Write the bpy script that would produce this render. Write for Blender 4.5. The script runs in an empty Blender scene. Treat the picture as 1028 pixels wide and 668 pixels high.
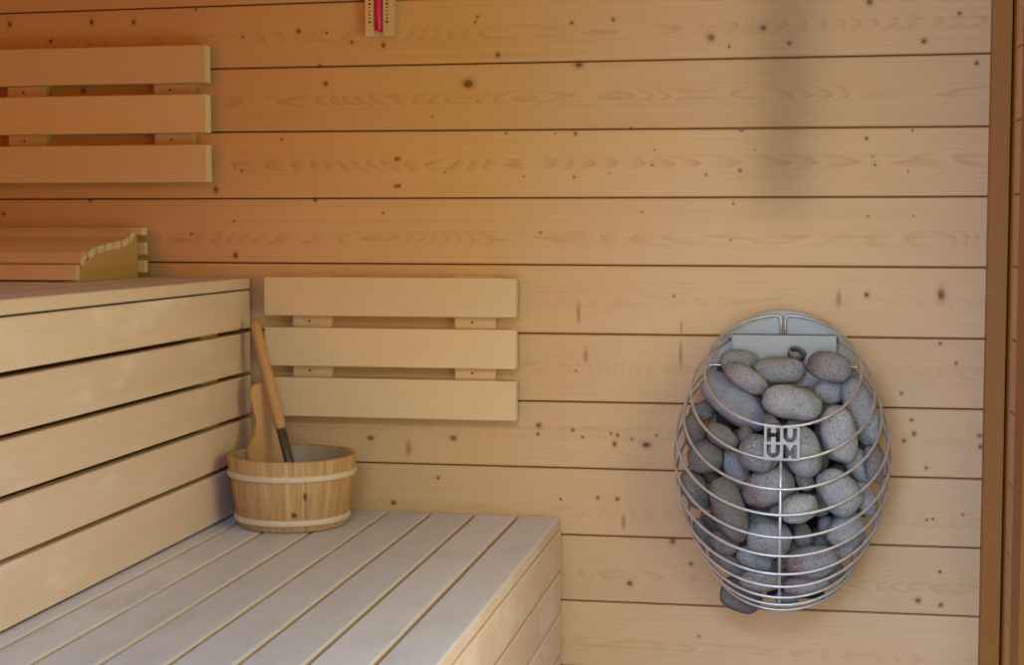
import bpy, bmesh, math, random
from mathutils import Vector, Matrix, noise
import numpy as np
PI = math.pi
FZ = 1.517            # measured heights are relative to the topmost wall seam; the floor lies this far below it
scene = bpy.context.scene
COL = scene.collection
rnd = random.Random(11)

# ------------------------------------------------------------------ helpers
def lin(r, g, b):
    def f(c):
        c /= 255.0
        return c / 12.92 if c <= 0.04045 else ((c + 0.055) / 1.055) ** 2.4
    return (f(r), f(g), f(b), 1.0)

class NT:
    """small wrapper round a material node tree"""
    def __init__(s, name):
        s.m = bpy.data.materials.new(name); s.m.use_nodes = True
        s.t = s.m.node_tree; s.n = s.t.nodes; s.b = s.n['Principled BSDF']
    def new(s, kind, **kw):
        n = s.n.new(kind)
        for k, v in kw.items(): setattr(n, k, v)
        return n
    def put(s, sock, v):
        if isinstance(v, bpy.types.NodeSocket): s.t.links.new(v, sock)
        else: sock.default_value = v
    def math(s, op, a, b=None, c=None, clamp=False):
        n = s.new('ShaderNodeMath', operation=op, use_clamp=clamp)
        s.put(n.inputs[0], a)
        if b is not None: s.put(n.inputs[1], b)
        if c is not None: s.put(n.inputs[2], c)
        return n.outputs[0]
    def vmath(s, op, a, b=None, c=None):
        n = s.new('ShaderNodeVectorMath', operation=op)
        s.put(n.inputs[0], a)
        if b is not None: s.put(n.inputs[1], b)
        if c is not None: s.put(n.inputs[2], c)
        return n.outputs['Value'] if op in ('LENGTH', 'DOT_PRODUCT', 'DISTANCE') else n.outputs[0]
    def maprange(s, v, a, b, c, d, smooth=False):
        n = s.new('ShaderNodeMapRange', interpolation_type='SMOOTHSTEP' if smooth else 'LINEAR', clamp=True)
        for i, x in enumerate((v, a, b, c, d)): s.put(n.inputs[i], x)
        return n.outputs[0]
    def noise(s, vec, scale, detail=2.0, rough=0.5):
        n = s.new('ShaderNodeTexNoise'); s.put(n.inputs['Vector'], vec)
        n.inputs['Scale'].default_value = scale; n.inputs['Detail'].default_value = detail
        n.inputs['Roughness'].default_value = rough
        return n.outputs['Fac']
    def mix(s, f, a, b, mode='MIX'):
        n = s.new('ShaderNodeMix', data_type='RGBA', blend_type=mode)
        s.put(n.inputs[0], f); s.put(n.inputs[6], a); s.put(n.inputs[7], b)
        return n.outputs[2]
    def xyz(s, v):
        n = s.new('ShaderNodeSeparateXYZ'); s.put(n.inputs[0], v); return n.outputs
    def comb(s, x, y, z):
        n = s.new('ShaderNodeCombineXYZ')
        for i, v in enumerate((x, y, z)): s.put(n.inputs[i], v)
        return n.outputs[0]

def wood(name, light, dark, axis='X', seed=None, rings=150.0, figure=0.55, fibre=0.35, rough=0.5,
         knots=(), knot_col=(92, 52, 28), tint=0.06, blot=None, blot_amt=0.0, soot=False, spec=0.3, pith=None):
    """plain sawn wood: growth rings cut by the board's face, fine fibres along the grain, optional knots"""
    k = NT(name)
    co = k.new('ShaderNodeTexCoord').outputs['Object']
    P = k.xyz(co)
    al, ac, de = {'X': (P[0], P[2], P[1]), 'Y': (P[1], P[0], P[2]), 'Z': (P[2], P[0], P[1])}[axis]
    if seed is None:
        r = k.new('ShaderNodeObjectInfo').outputs['Random']
    else:
        r = (seed * 0.6180339) % 1.0
    s1 = k.math('MULTIPLY', r, 37.0); s2 = k.math('MULTIPLY', r, 11.3)
    along = k.math('ADD', al, s1)
    vec = k.comb(along, k.math('ADD', ac, s2), de)
    # the pith wanders along the board, so the rings come out as long flames and arches
    wv = k.comb(k.math('MULTIPLY', along, 1.0), s2, 0.0)
    wob = k.noise(wv, 1.15, 2.0)
    wob2 = k.noise(k.vmath('MULTIPLY', vec, (5.0, 30.0, 30.0)), 1.0, 2.0)
    depth = k.math('ADD', k.math('MULTIPLY', k.math('SUBTRACT', wob, 0.12), 0.17), k.math('MULTIPLY', wob2, 0.010))
    if pith is None:
        off = k.math('MULTIPLY', k.math('SUBTRACT', k.math('FRACT', k.math('MULTIPLY', r, 7.77)), 0.5), 0.22)
        u = k.math('ADD', ac, off)
    else:
        u = k.math('SUBTRACT', ac, pith)
    v = k.math('ADD', depth, k.math('MULTIPLY', de, 1.0))
    rad = k.math('SQRT', k.math('ADD', k.math('MULTIPLY', u, u), k.math('MULTIPLY', v, v)))
    dmin = None
    smin = None
    for (x, z, rx, rz) in knots:
        q = k.vmath('MULTIPLY_ADD', co, (1 / rx, 0.0, 1 / rz), (-x / rx, 0.0, -z / rz))
        d = k.vmath('LENGTH', q)
        if rz > 2.4 * rx: smin = d if smin is None else k.math('MINIMUM', smin, d)
        else: dmin = d if dmin is None else k.math('MINIMUM', dmin, d)
    if dmin is not None:
        rad = k.math('ADD', rad, k.maprange(dmin, 0.4, 4.5, 0.010, 0.0, True))
    ph = k.math('FRACT', k.math('MULTIPLY', rad, rings))
    band = k.math('POWER', ph, 2.2)
    band = k.math('MULTIPLY', band, k.maprange(ph, 0.9, 1.0, 1.0, 0.0))
    # flames show only where the rings are cut flat
    flat = k.maprange(k.math('ABSOLUTE', u), 0.004, 0.019, 1.0, 0.16, True)
    band = k.math('MULTIPLY', band, flat)
    fib = k.noise(k.vmath('MULTIPLY', vec, (7.0, 420.0, 420.0)), 1.0, 3.0, 0.6)
    fib2 = k.noise(k.vmath('MULTIPLY', vec, (0.9, 190.0, 60.0)), 1.0, 2.0, 0.55)
    low = k.noise(k.vmath('MULTIPLY', vec, (1.5, 6.0, 6.0)), 1.0, 2.0)
    f = k.math('ADD', k.math('MULTIPLY', band, figure), k.math('MULTIPLY', k.math('SUBTRACT', fib, 0.5), fibre))
    f = k.math('ADD', f, k.math('MULTIPLY', k.math('SUBTRACT', fib2, 0.45), fibre * 1.7))
    f = k.math('ADD', f, k.math('MULTIPLY', k.math('SUBTRACT', low, 0.45), 0.3), clamp=True)
    col = k.mix(f, lin(*light), lin(*dark))
    # board to board tint
    tv = k.math('ADD', 1.0 - tint, k.math('MULTIPLY', k.math('FRACT', k.math('MULTIPLY', r, 3.33)), 2 * tint))
    col = k.mix(1.0, col, k.comb(tv, tv, tv), 'MULTIPLY')
    if blot is not None:
        bn = k.noise(k.vmath('MULTIPLY', vec, (4.0, 10.0, 10.0)), 1.0, 3.0, 0.6)
        col = k.mix(k.maprange(bn, 0.5, 0.72, 0.0, blot_amt, True), col, lin(*blot))
    if dmin is not None:
        halo = k.maprange(dmin, 0.9, 2.2, 0.30, 0.0, True)
        col = k.mix(halo, col, lin(150, 88, 40))
        kn = k.noise(k.vmath('MULTIPLY', co, (150.0, 150.0, 150.0)), 1.0, 2.0)
        core = k.math('MULTIPLY', k.maprange(dmin, 0.5, 1.1, 1.0, 0.0, True), k.maprange(kn, 0.3, 0.65, 0.55, 0.95))
        col = k.mix(core, col, lin(*knot_col))
    if smin is not None:
        col = k.mix(k.maprange(smin, 0.2, 1.5, 0.62, 0.0, True), col, lin(150, 96, 46))
    if soot:
        # smoke stain that years of heat left on the boards above the heater
        sx = k.math('SUBTRACT', k.math('ADD', P[0], k.math('MULTIPLY', k.math('SUBTRACT', wob2, 0.5), 0.03)), -0.024)
        sx = k.math('POWER', 2.718, k.math('MULTIPLY', k.math('MULTIPLY', sx, sx), -215.0))
        sz = k.math('MULTIPLY', k.maprange(P[2], 1.00, 1.16, 0.0, 1.0, True), k.maprange(P[2], 1.46, 1.60, 1.0, 0.4, True))
        col = k.mix(k.math('MULTIPLY', k.math('MULTIPLY', sx, sz), 0.40), col, lin(92, 62, 44))
    k.put(k.b.inputs['Base Color'], col)
    k.b.inputs['Roughness'].default_value = rough
    k.b.inputs['Specular IOR Level'].default_value = spec
    bp = k.new('ShaderNodeBump'); bp.inputs['Strength'].default_value = 0.12; bp.inputs['Distance'].default_value = 0.001
    k.put(bp.inputs['Height'], fib); k.put(k.b.inputs['Normal'], bp.outputs[0])
    return k.m

def metal(name, rgb, rough, metallic=1.0, var=0.05):
    k = NT(name)
    co = k.new('ShaderNodeTexCoord').outputs['Object']
    n = k.noise(co, 60.0, 3.0)
    c = k.mix(k.maprange(n, 0.3, 0.7, 0.0, 1.0), lin(*[v * (1 - var) for v in rgb]), lin(*[min(255, v * (1 + var)) for v in rgb]))
    k.put(k.b.inputs['Base Color'], c); k.b.inputs['Metallic'].default_value = metallic
    k.put(k.b.inputs['Roughness'], k.maprange(n, 0.2, 0.8, rough * 0.85, rough * 1.15))
    return k.m

def plastic(name, rgb, rough=0.4, trans=0.0):
    k = NT(name)
    co = k.new('ShaderNodeTexCoord').outputs['Object']
    n = k.noise(co, 40.0, 2.0)
    k.put(k.b.inputs['Base Color'], k.mix(n, lin(*[v * 0.94 for v in rgb]), lin(*rgb)))
    k.b.inputs['Roughness'].default_value = rough
    k.b.inputs['Transmission Weight'].default_value = trans
    return k.m

def stone_mat(name, base, dark, pale, red=None, speck=1.0):
    k = NT(name)
    co = k.new('ShaderNodeTexCoord').outputs['Object']
    r = k.new('ShaderNodeObjectInfo').outputs['Random']
    v = k.vmath('ADD', co, k.comb(k.math('MULTIPLY', r, 9.0), k.math('MULTIPLY', r, 5.0), 0.0))
    n1 = k.noise(v, 240.0, 3.0, 0.75); n2 = k.noise(v, 430.0, 2.0, 0.65); n3 = k.noise(v, 28.0, 3.0, 0.6)
    c = k.mix(k.maprange(n3, 0.3, 0.7, 0.0, 1.0), lin(*base), lin(*[min(255, x * 1.13) for x in base]))
    if red:
        x = k.xyz(co)[0]
        w = k.math('ADD', k.maprange(x, -0.004, -0.038, 0.0, 0.75, True), k.math('MULTIPLY', k.math('SUBTRACT', n3, 0.5), 1.2), clamp=True)
        c = k.mix(k.math('MULTIPLY', w, 0.85), c, lin(*red))
    c = k.mix(k.maprange(n1, 0.52, 0.66, 0.0, 0.72 * speck), c, lin(*dark))
    c = k.mix(k.maprange(n2, 0.56, 0.70, 0.0, 0.72 * speck), c, lin(*pale))
    g = k.math('ADD', 0.86, k.math('MULTIPLY', k.math('FRACT', k.math('MULTIPLY', r, 5.3)), 0.26))
    c = k.mix(1.0, c, k.comb(g, g, g), 'MULTIPLY')
    k.put(k.b.inputs['Base Color'], c)
    k.b.inputs['Roughness'].default_value = 0.86; k.b.inputs['Specular IOR Level'].default_value = 0.25
    bp = k.new('ShaderNodeBump'); bp.inputs['Strength'].default_value = 0.75; bp.inputs['Distance'].default_value = 0.0016
    k.put(bp.inputs['Height'], k.math('ADD', n1, n2)); k.put(k.b.inputs['Normal'], bp.outputs[0])
    return k.m

def merge(bm, src):
    me = bpy.data.meshes.new('tmp'); src.to_mesh(me); src.free(); bm.from_mesh(me); bpy.data.meshes.remove(me)

def box(bm, x0, x1, y0, y1, z0, z1, bev=0.002, seg=2, mat=0, M=None):
    b = bmesh.new(); bmesh.ops.create_cube(b, size=1.0)
    for v in b.verts:
        v.co = Vector(((x0 + x1) / 2 + v.co.x * (x1 - x0), (y0 + y1) / 2 + v.co.y * (y1 - y0), (z0 + z1) / 2 + v.co.z * (z1 - z0)))
    if bev: bmesh.ops.bevel(b, geom=b.edges[:], offset=bev, segments=seg, affect='EDGES', profile=0.5)
    if M is not None: b.transform(M)
    for f in b.faces: f.material_index = mat
    merge(bm, b)

def tube(bm, pts, r, seg=10, closed=False, caps=True):
    pts = [Vector(p) for p in pts]; n = len(pts)
    rr = r if isinstance(r, (list, tuple)) else [r] * n
    tan = []
    for i in range(n):
        a = pts[(i - 1) % n] if (closed or i > 0) else pts[0]
        c = pts[(i + 1) % n] if (closed or i < n - 1) else pts[-1]
        tan.append((c - a).normalized())
    up = Vector((0, 0, 1)) if abs(tan[0].z) < 0.9 else Vector((1, 0, 0))
    nv = (up - tan[0] * up.dot(tan[0])).normalized(); rows = []
    for i in range(n):
        nv = (nv - tan[i] * nv.dot(tan[i])).normalized(); bv = tan[i].cross(nv)
        rows.append([bm.verts.new(pts[i] + (nv * math.cos(2 * PI * j / seg) + bv * math.sin(2 * PI * j / seg)) * rr[i]) for j in range(seg)])
    for i in range(n if closed else n - 1):
        A, B = rows[i], rows[(i + 1) % n]
        for j in range(seg):
            f = bm.faces.new((A[j], A[(j + 1) % seg], B[(j + 1) % seg], B[j])); f.smooth = True
    if caps and not closed:
        bm.faces.new(list(reversed(rows[0]))); bm.faces.new(rows[-1])

def lathe(bm, prof, cx, cy, seg=64, rfun=None):
    """closed profile [(r, z)...] spun round a vertical axis"""
    rows = []
    for j in range(seg):
        a = 2 * PI * j / seg
        rows.append([bm.verts.new((cx + (r + (rfun(a, i) if rfun else 0)) * math.cos(a), cy + (r + (rfun(a, i) if rfun else 0)) * math.sin(a), z)) for i, (r, z) in enumerate(prof)])
    n = len(prof)
    for j in range(seg):
        A, B = rows[j], rows[(j + 1) % seg]
        for i in range(n):
            k = (i + 1) % n
            f = bm.faces.new((A[i], B[i], B[k], A[k])); f.smooth = True

def extrude_outline(bm, pts, y0, y1, bev=0.0):
    """outline of (x, z) points, made solid between two depths"""
    b = bmesh.new()
    A = [b.verts.new((x, y0, z)) for x, z in pts]; B = [b.verts.new((x, y1, z)) for x, z in pts]
    n = len(pts); b.faces.new(A); b.faces.new(list(reversed(B)))
    for i in range(n): b.faces.new((A[i], B[i], B[(i + 1) % n], A[(i + 1) % n]))
    bmesh.ops.recalc_face_normals(b, faces=b.faces[:])
    if bev:
        es = [e for e in b.edges if abs(e.verts[0].co.y - e.verts[1].co.y) < 1e-6]
        bmesh.ops.bevel(b, geom=es, offset=bev, segments=2, affect='EDGES', profile=0.5)
    merge(bm, b)

def link(name, bm, mats, parent=None, smooth=False, loc=None):
    bmesh.ops.recalc_face_normals(bm, faces=bm.faces[:])
    me = bpy.data.meshes.new(name); bm.to_mesh(me); bm.free()
    for m in (mats if isinstance(mats, (list, tuple)) else [mats]): me.materials.append(m)
    if smooth:
        for p in me.polygons: p.use_smooth = True
    o = bpy.data.objects.new(name, me); COL.objects.link(o)
    if parent is not None:
        o.parent = parent; me.transform(Matrix.Translation(-parent_world(parent)))
    return o

def parent_world(p):
    v = Vector(p.location)
    while p.parent is not None:
        p = p.parent; v += p.location
    return v

def tag(o, label, cat, group=None):
    o['label'] = label; o['category'] = cat
    if group: o['group'] = group
    return o

def thing(name, loc, label, cat, group=None):
    o = bpy.data.objects.new(name, None); o.location = loc; o.empty_display_size = 0.05
    COL.objects.link(o); return tag(o, label, cat, group)

def struct(o):
    o['kind'] = 'structure'; return o

def part_box(name, parent, mats, *b, bev=0.002, seg=2):
    bm = bmesh.new(); box(bm, *b, bev=bev, seg=seg); return link(name, bm, mats, parent)
# ------------------------------------------------------------------ camera
CAMD = dict(f=1528.94, yaw=0.183671, pit=0.0674858, roll=-0.000625, pos=(0.0, -3.07796, -0.476958 + FZ))
def cam_axes():
    cy, sy, cp, sp = math.cos(CAMD['yaw']), math.sin(CAMD['yaw']), math.cos(CAMD['pit']), math.sin(CAMD['pit'])
    fwd = Vector((-sy * cp, cy * cp, -sp)); r = Vector((cy, sy, 0)); u = r.cross(fwd)
    cr, sr = math.cos(CAMD['roll']), math.sin(CAMD['roll'])
    return r * cr + u * sr, u * cr - r * sr, fwd
R_, U_, F_ = cam_axes()
cam = bpy.data.cameras.new('camera'); camo = bpy.data.objects.new('camera', cam); COL.objects.link(camo)
cam.sensor_width = 36.0; cam.lens = 36.0 * CAMD['f'] / 1028.0; cam.clip_start = 0.05
M = Matrix.Identity(4)
for i in range(3):
    M[i][0] = R_[i]; M[i][1] = U_[i]; M[i][2] = -F_[i]; M[i][3] = CAMD['pos'][i]
camo.matrix_world = M; scene.camera = camo

# ------------------------------------------------------------------ materials
PINE_L, PINE_D = (220, 183, 135), (188, 134, 80)
BENCH_L, BENCH_D = (234, 208, 188), (212, 180, 156)
front_wood = wood('aspen_board_along', BENCH_L, BENCH_D, 'Y', rings=110, figure=0.35, fibre=0.35, rough=0.5, blot=(248, 238, 228), blot_amt=0.65)
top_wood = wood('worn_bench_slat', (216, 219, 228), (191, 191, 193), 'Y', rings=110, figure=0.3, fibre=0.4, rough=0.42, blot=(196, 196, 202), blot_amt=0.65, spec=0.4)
edge_wood = front_wood
rest_wood = wood('aspen_slat', (230, 204, 160), (212, 180, 134), 'X', rings=110, figure=0.3, fibre=0.25, rough=0.5)
batten_wood = wood('aspen_batten', (226, 196, 156), (204, 168, 124), 'Z', rings=110, figure=0.25, fibre=0.25, rough=0.5)
end_wood = wood('lit_end_grain', (240, 226, 206), (222, 202, 176), 'X', rings=300, figure=0.3, fibre=0.1, rough=0.6)  # pale end grain, with side light on the slat ends put into the colour
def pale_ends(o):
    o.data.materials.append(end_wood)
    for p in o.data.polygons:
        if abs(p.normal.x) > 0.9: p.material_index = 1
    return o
trim_wood = wood('pine_trim', (168, 110, 44), (138, 82, 28), 'Z', rings=130, figure=0.4, fibre=0.3)
frame_wood = wood('bench_frame_wood', (206, 176, 138), (180, 144, 104), 'Z', rings=110, figure=0.3, fibre=0.3)
bucket_wood = wood('bucket_stave_wood', (222, 178, 120), (186, 132, 72), 'Z', rings=190, figure=0.6, fibre=0.5, knots=())
handle_wood = wood('handle_wood', (216, 168, 112), (186, 132, 78), 'Z', rings=150, figure=0.4, fibre=0.35)
hoop_mat = plastic('hoop_band', (226, 206, 176), 0.5)
liner_mat = plastic('translucent_liner', (182, 158, 136), 0.4)
dark_metal = metal('dark_bronze_steel', (98, 84, 78), 0.42, 0.6)
steel = metal('brushed_steel_rod', (206, 206, 206), 0.38, 0.6)
sheet = metal('grey_sheet_steel', (152, 149, 146), 0.5, 0.55)
badge_steel = metal('badge_steel', (166, 166, 164), 0.5, 0.4)
shell_mat = metal('dark_inner_steel', (64, 60, 60), 0.6, 0.5)
pipe_mat = metal('sensor_tube_steel', (126, 126, 124), 0.6, 0.4, 0.2)
screw_mat = metal('screw_steel', (96, 80, 66), 0.5, 0.8)
ink = plastic('black_ink', (40, 30, 28), 0.6)
sand = plastic('pink_sand', (206, 22, 108), 0.25)
floor_mat = plastic('grey_floor_tile', (150, 140, 130), 0.5)

# ------------------------------------------------------------------ room shell
XL, XR, YF, ZC = -1.80, 0.407, -3.00, 2.06
# height of every seam at X=-1.7 and X=+0.37, top seam first
SEAMS = [(-0.0098, 0.0026), (-0.1365, -0.1391), (-0.2672, -0.2786), (-0.41, -0.4136), (-0.5456, -0.5513), (-0.6894, -0.6903), (-0.8316, -0.8287), (-0.9685, -0.9663), (-1.1104, -1.1035), (-1.2488, -1.2407)] + [(-1.3865, -1.3784), (-FZ, -FZ)]
SEAMS = [(0.4195, 0.4195), (0.2815, 0.276), (0.1435, 0.129)] + SEAMS
KN = [(-0.6428, -0.0433, 0.0032, 0.0032), (-0.6479, -0.0544, 0.0032, 0.0032), (-0.4488, -0.0608, 0.0039, 0.0039), (-0.3647, -0.056, 0.0039, 0.0039), (-0.6008, -0.1216, 0.0052, 0.0058), (-0.1698, -0.0965, 0.0071, 0.0071), (-0.134, -0.1145, 0.0026, 0.0039), (-0.6628, -0.1783, 0.0116, 0.0097), (-0.4337, -0.1447, 0.0084, 0.0064), (-0.7386, -0.2446, 0.0026, 0.0026), (-0.5836, -0.2807, 0.0026, 0.0026), (-0.4405, -0.2832, 0.0039, 0.0039), (-0.4432, -0.3703, 0.0032, 0.0032), (-0.2847, -0.3477, 0.0026, 0.0026), (-0.7118, -0.3585, 0.002, 0.002), (-0.5467, -0.3689, 0.002, 0.002), (-0.3713, -0.3638, 0.002, 0.002), (-0.8095, -0.3297, 0.0039, 0.0039), (-0.8098, -0.3858, 0.0039, 0.0039), (-0.482, -0.282, 0.002, 0.002), (-0.3286, -0.2733, 0.0026, 0.0026), (-0.28, -0.3171, 0.002, 0.002), (-0.067, -0.0794, 0.0062, 0.0062), (-0.1693, -0.0968, 0.0075, 0.0075), (-0.1333, -0.1148, 0.0025, 0.0037), (-0.0163, -0.1109, 0.005, 0.005), (0.1365, -0.0344, 0.0069, 0.0069), (0.3061, -0.0616, 0.0044, 0.0044), (0.2408, -0.1128, 0.0056, 0.0056), (0.3398, -0.1569, 0.0044, 0.0044), (0.1347, -0.2992, 0.0037, 0.0037), (0.1515, -0.3513, 0.0025, 0.0025), (-0.1098, -0.3598, 0.0037, 0.0037), (-0.1771, -0.368, 0.0031, 0.0031), (-0.1079, -0.2811, 0.0044, 0.0025), (0.1474, -0.3335, 0.002, 0.002), (0.2152, -0.3629, 0.002, 0.002), (-0.0811, -0.3194, 0.002, 0.002), (-0.1225, -0.4253, 0.0025, 0.0025), (0.1395, -0.4513, 0.0025, 0.0025), (0.2215, -0.2846, 0.0025, 0.0025), (0.2262, -0.4502, 0.002, 0.002), (-1.6767, -0.0331, 0.005, 0.0072), (-1.4869, -0.0329, 0.0043, 0.0064), (-1.3905, -0.0353, 0.0043, 0.0064), (-1.5817, -0.0709, 0.0043, 0.0043), (-1.2505, -0.0129, 0.0029, 0.0029), (-1.0245, -0.0637, 0.005, 0.005), (-1.1471, -0.072, 0.0029, 0.0029), (-0.9631, -0.0684, 0.0029, 0.0029), (-0.9097, -0.0887, 0.0036, 0.0036), (-0.8416, -0.0966, 0.0043, 0.0057), (-0.9788, -0.1351, 0.0036, 0.0036), (-0.9666, -0.173, 0.005, 0.005), (-1.0634, -0.2876, 0.0029, 0.0029), (-1.2111, -0.3922, 0.0057, 0.0072), (-1.1534, -0.3517, 0.0029, 0.0029), (-0.8157, -0.3303, 0.0043, 0.0043), (-0.8161, -0.3863, 0.0043, 0.0043), (-1.4984, -0.4132, 0.0036, 0.0036), (-0.9916, -0.4145, 0.0043, 0.0043), (-1.7005, -0.4411, 0.0036, 0.0036), (-0.8447, -0.4424, 0.0029, 0.0029), (-1.5087, -0.179, 0.0057, 0.0057), (-1.2268, -0.3413, 0.0036, 0.0057), (-0.3051, -0.4421, 0.0022, 0.0022), (-0.1272, -0.4974, 0.0022, 0.0022), (-0.1219, -0.4254, 0.0022, 0.0022), (-0.4336, -0.6462, 0.0044, 0.0221), (-0.2242, -0.6744, 0.0028, 0.0132), (-0.4186, -0.7347, 0.0055, 0.0144), (-0.225, -0.7289, 0.0039, 0.0276), (-0.4382, -0.7657, 0.0022, 0.0022), (-0.2396, -0.6112, 0.0028, 0.0028), (-0.5116, -0.483, 0.0028, 0.0028), (-0.5159, -0.8799, 0.0059, 0.0059), (-0.366, -0.8929, 0.003, 0.003), (-0.3586, -0.9149, 0.0044, 0.0059), (-0.2932, -0.9149, 0.0096, 0.0066), (-0.273, -0.8948, 0.003, 0.003), (-0.3234, -0.9034, 0.003, 0.003), (-0.3524, -1.0285, 0.0044, 0.0044), (-0.3398, -1.0753, 0.0052, 0.0162), (-0.4699, -1.0323, 0.003, 0.003), (-0.2383, -1.1113, 0.0066, 0.0066), (-0.2015, -1.1568, 0.0044, 0.0044), (-0.3261, -1.2025, 0.0059, 0.0059), (-0.1842, -1.3064, 0.003, 0.003), (-0.4245, -0.9017, 0.003, 0.003), (0.2348, -0.8794, 0.0047, 0.0047), (0.2157, -0.8939, 0.0037, 0.0037), (0.3591, -0.8804, 0.0047, 0.0047), (0.3615, -0.9022, 0.0047, 0.0047), (0.2886, -1.1532, 0.0037, 0.0037), (0.2481, -1.2126, 0.0056, 0.0056), (0.2917, -1.2198, 0.0047, 0.0047), (0.2618, -1.0503, 0.0028, 0.0028), (0.2733, -1.0479, 0.0028, 0.0028), (0.3307, -1.0379, 0.0028, 0.0028), (-1.1688, -0.5307, 0.0055, 0.0066), (-1.1712, -0.458, 0.0028, 0.0028), (-1.2687, -0.4858, 0.0028, 0.0028), (-1.7013, -0.4422, 0.0039, 0.0039), (-1.4994, -0.4138, 0.0028, 0.0028), (0.1394, -0.6054, 0.0055, 0.0055), (0.0857, -0.6137, 0.0055, 0.0184), (0.2817, -0.6044, 0.0074, 0.0129), (0.2815, -0.7001, 0.0037, 0.0037), (0.2092, -0.7995, 0.0037, 0.0037), (0.2292, -0.8524, 0.0037, 0.0037), (-0.875, -0.915, 0.0074, 0.0055), (-0.7929, -0.9341, 0.0074, 0.0184), (-0.6966, -0.9107, 0.0074, 0.0055), (-0.5176, -0.898, 0.0037, 0.0037), (-0.445, -0.888, 0.0037, 0.0037), (-0.3525, -0.8961, 0.0037, 0.0037), (-0.393, -1.0268, 0.0037, 0.0037), (-0.7289, -0.9954, 0.0037, 0.0037), (-0.826, -1.0512, 0.0055, 0.0055), (0.2593, -0.9466, 0.0037, 0.0037), (0.3123, -0.7387, 0.0037, 0.0037)]
bm = bmesh.new(); mats = []
for i in range(len(SEAMS) - 1):
    (a0, a1), (b0, b1) = SEAMS[i], SEAMS[i + 1]
    zc = FZ + (a0 + b0 + a1 + b1) / 4
    kk = [q for q in KN if abs(q[1] + FZ - zc) < 0.085]
    kk = [(x, z + FZ, rx, rz) for x, z, rx, rz in kk]
    mats.append(wood('pine_plank', PINE_L, PINE_D, 'X', seed=i * 3.7 + 1.3, rings=270, figure=(0.6, 0.6, 0.55, 0.5, 0.62, 0.66, 0.5, 0.3, 0.3, 0.28, 0.3, 0.45, 0.35, 0.3)[i % 14], fibre=0.36, rough=0.42,
                     knots=kk, tint=0.05, soot=0 < i < 8, pith=zc + rnd.uniform(-0.022, 0.015)))
    b = bmesh.new()
    g = 0.0013
    x0, x1 = XL, 0.38
    def lerp(p, x): return p[0] + (p[1] - p[0]) * (x - XL) / (0.38 - XL)
    sec = [(0.0, 0), (0.0, 0)]
    rows = []
    for x in (x0, x1):
        zt, zb = lerp((a0, a1), x) + FZ - g, lerp((b0, b1), x) + FZ + g
        rows.append([b.verts.new((x, y, z)) for y, z in ((0.016, zb), (0.004, zb), (0.0012, zb + 0.0008), (0, zb + 0.003), (0, zt - 0.003), (0.0012, zt - 0.0008), (0.004, zt), (0.016, zt))])
    for j in range(8):
        b.faces.new((rows[0][j], rows[1][j], rows[1][(j + 1) % 8], rows[0][(j + 1) % 8]))
    b.faces.new(rows[0][::-1]); b.faces.new(rows[1])
    for f in b.faces: f.material_index = i
    merge(bm, b)
n = len(mats); mats.append(wood('pine_backing', (120, 76, 40), (90, 56, 28), 'X', seed=99))
box(bm, XL, XR + 0.05, 0.008, 0.06, 0.0, ZC, bev=0, mat=n)
struct(link('wall_back', bm, mats))

def plank_wall(name, axis, zs, fn, seed):
    """a planked side wall: fn(z0, z1) gives one plank's box"""
    bm = bmesh.new(); mats = []
    for i in range(len(zs) - 1):
        mats.append(wood('pine_plank_side', PINE_L, PINE_D, axis, seed=seed + i * 2.9, rings=120, figure=0.5, fibre=0.3, rough=0.45,
                         pith=(zs[i] + zs[i + 1]) / 2 if axis == 'X' else None)) if i < 5 else None
        for bx in fn(zs[i] + 0.0016, zs[i + 1] - 0.0016):
            box(bm, *bx, bev=0.0022, seg=2, mat=i % 5)
    return bm, mats
zs = [max(0, 0.0 + (0.137 - 0.137 + 0.1374 * i)) for i in range(15)] + [ZC]
zr = [0.0] + [z + FZ for z in (-1.372, -1.2345, -1.098, -0.962, -0.825, -0.687, -0.548, -0.411, -0.273, -0.136, 0.001, 0.138, 0.276, 0.414)] + [ZC]
# right wall: planks by the corner, then a window nearer the room's front
WY0, WY1, WZ0, WZ1 = -1.90, -0.62, 0.20, 1.45
def right(z0, z1):
    out = [(XR, XR + 0.016, WY1, -0.055, z0, z1), (XR, XR + 0.016, YF, WY0, z0, z1)]
    if z1 < WZ0 + 0.08 or z0 > WZ1 - 0.08: out.append((XR, XR + 0.016, WY0, WY1, z0, z1))
    return out
bm, mats = plank_wall('wall_right', 'Y', zr, right, 40)
mats.append(mats[0])
for bx in ((XR + 0.016, XR + 0.06, WY1, 0.0, 0, ZC), (XR + 0.016, XR + 0.06, YF, WY0, 0, ZC), (XR + 0.016, XR + 0.06, WY0, WY1, 0, WZ0 + 0.05), (XR + 0.016, XR + 0.06, WY0, WY1, WZ1 - 0.05, ZC)):
    box(bm, *bx, bev=0, mat=0)
struct(link('wall_right', bm, mats))
bm, mats = plank_wall('wall_left', 'Y', zs, lambda a, b: [(XL - 0.016, XL, YF, 0.0, a, b)], 70)
box(bm, XL - 0.06, XL - 0.014, YF, 0.06, 0, ZC, bev=0, mat=0)
struct(link('wall_left', bm, mats))
bm, mats = plank_wall('ceiling', 'X', [XL + i * 0.1375 for i in range(17)], lambda a, b: [(a, b, YF, 0.0, ZC, ZC + 0.016)], 90)
mats = [wood('pine_ceiling', PINE_L, PINE_D, 'Y', seed=91 + i) for i in range(5)]
box(bm, XL - 0.06, XR + 0.06, YF, 0.06, ZC + 0.014, ZC + 0.06, bev=0, mat=0)
struct(link('ceiling', bm, mats))
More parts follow.
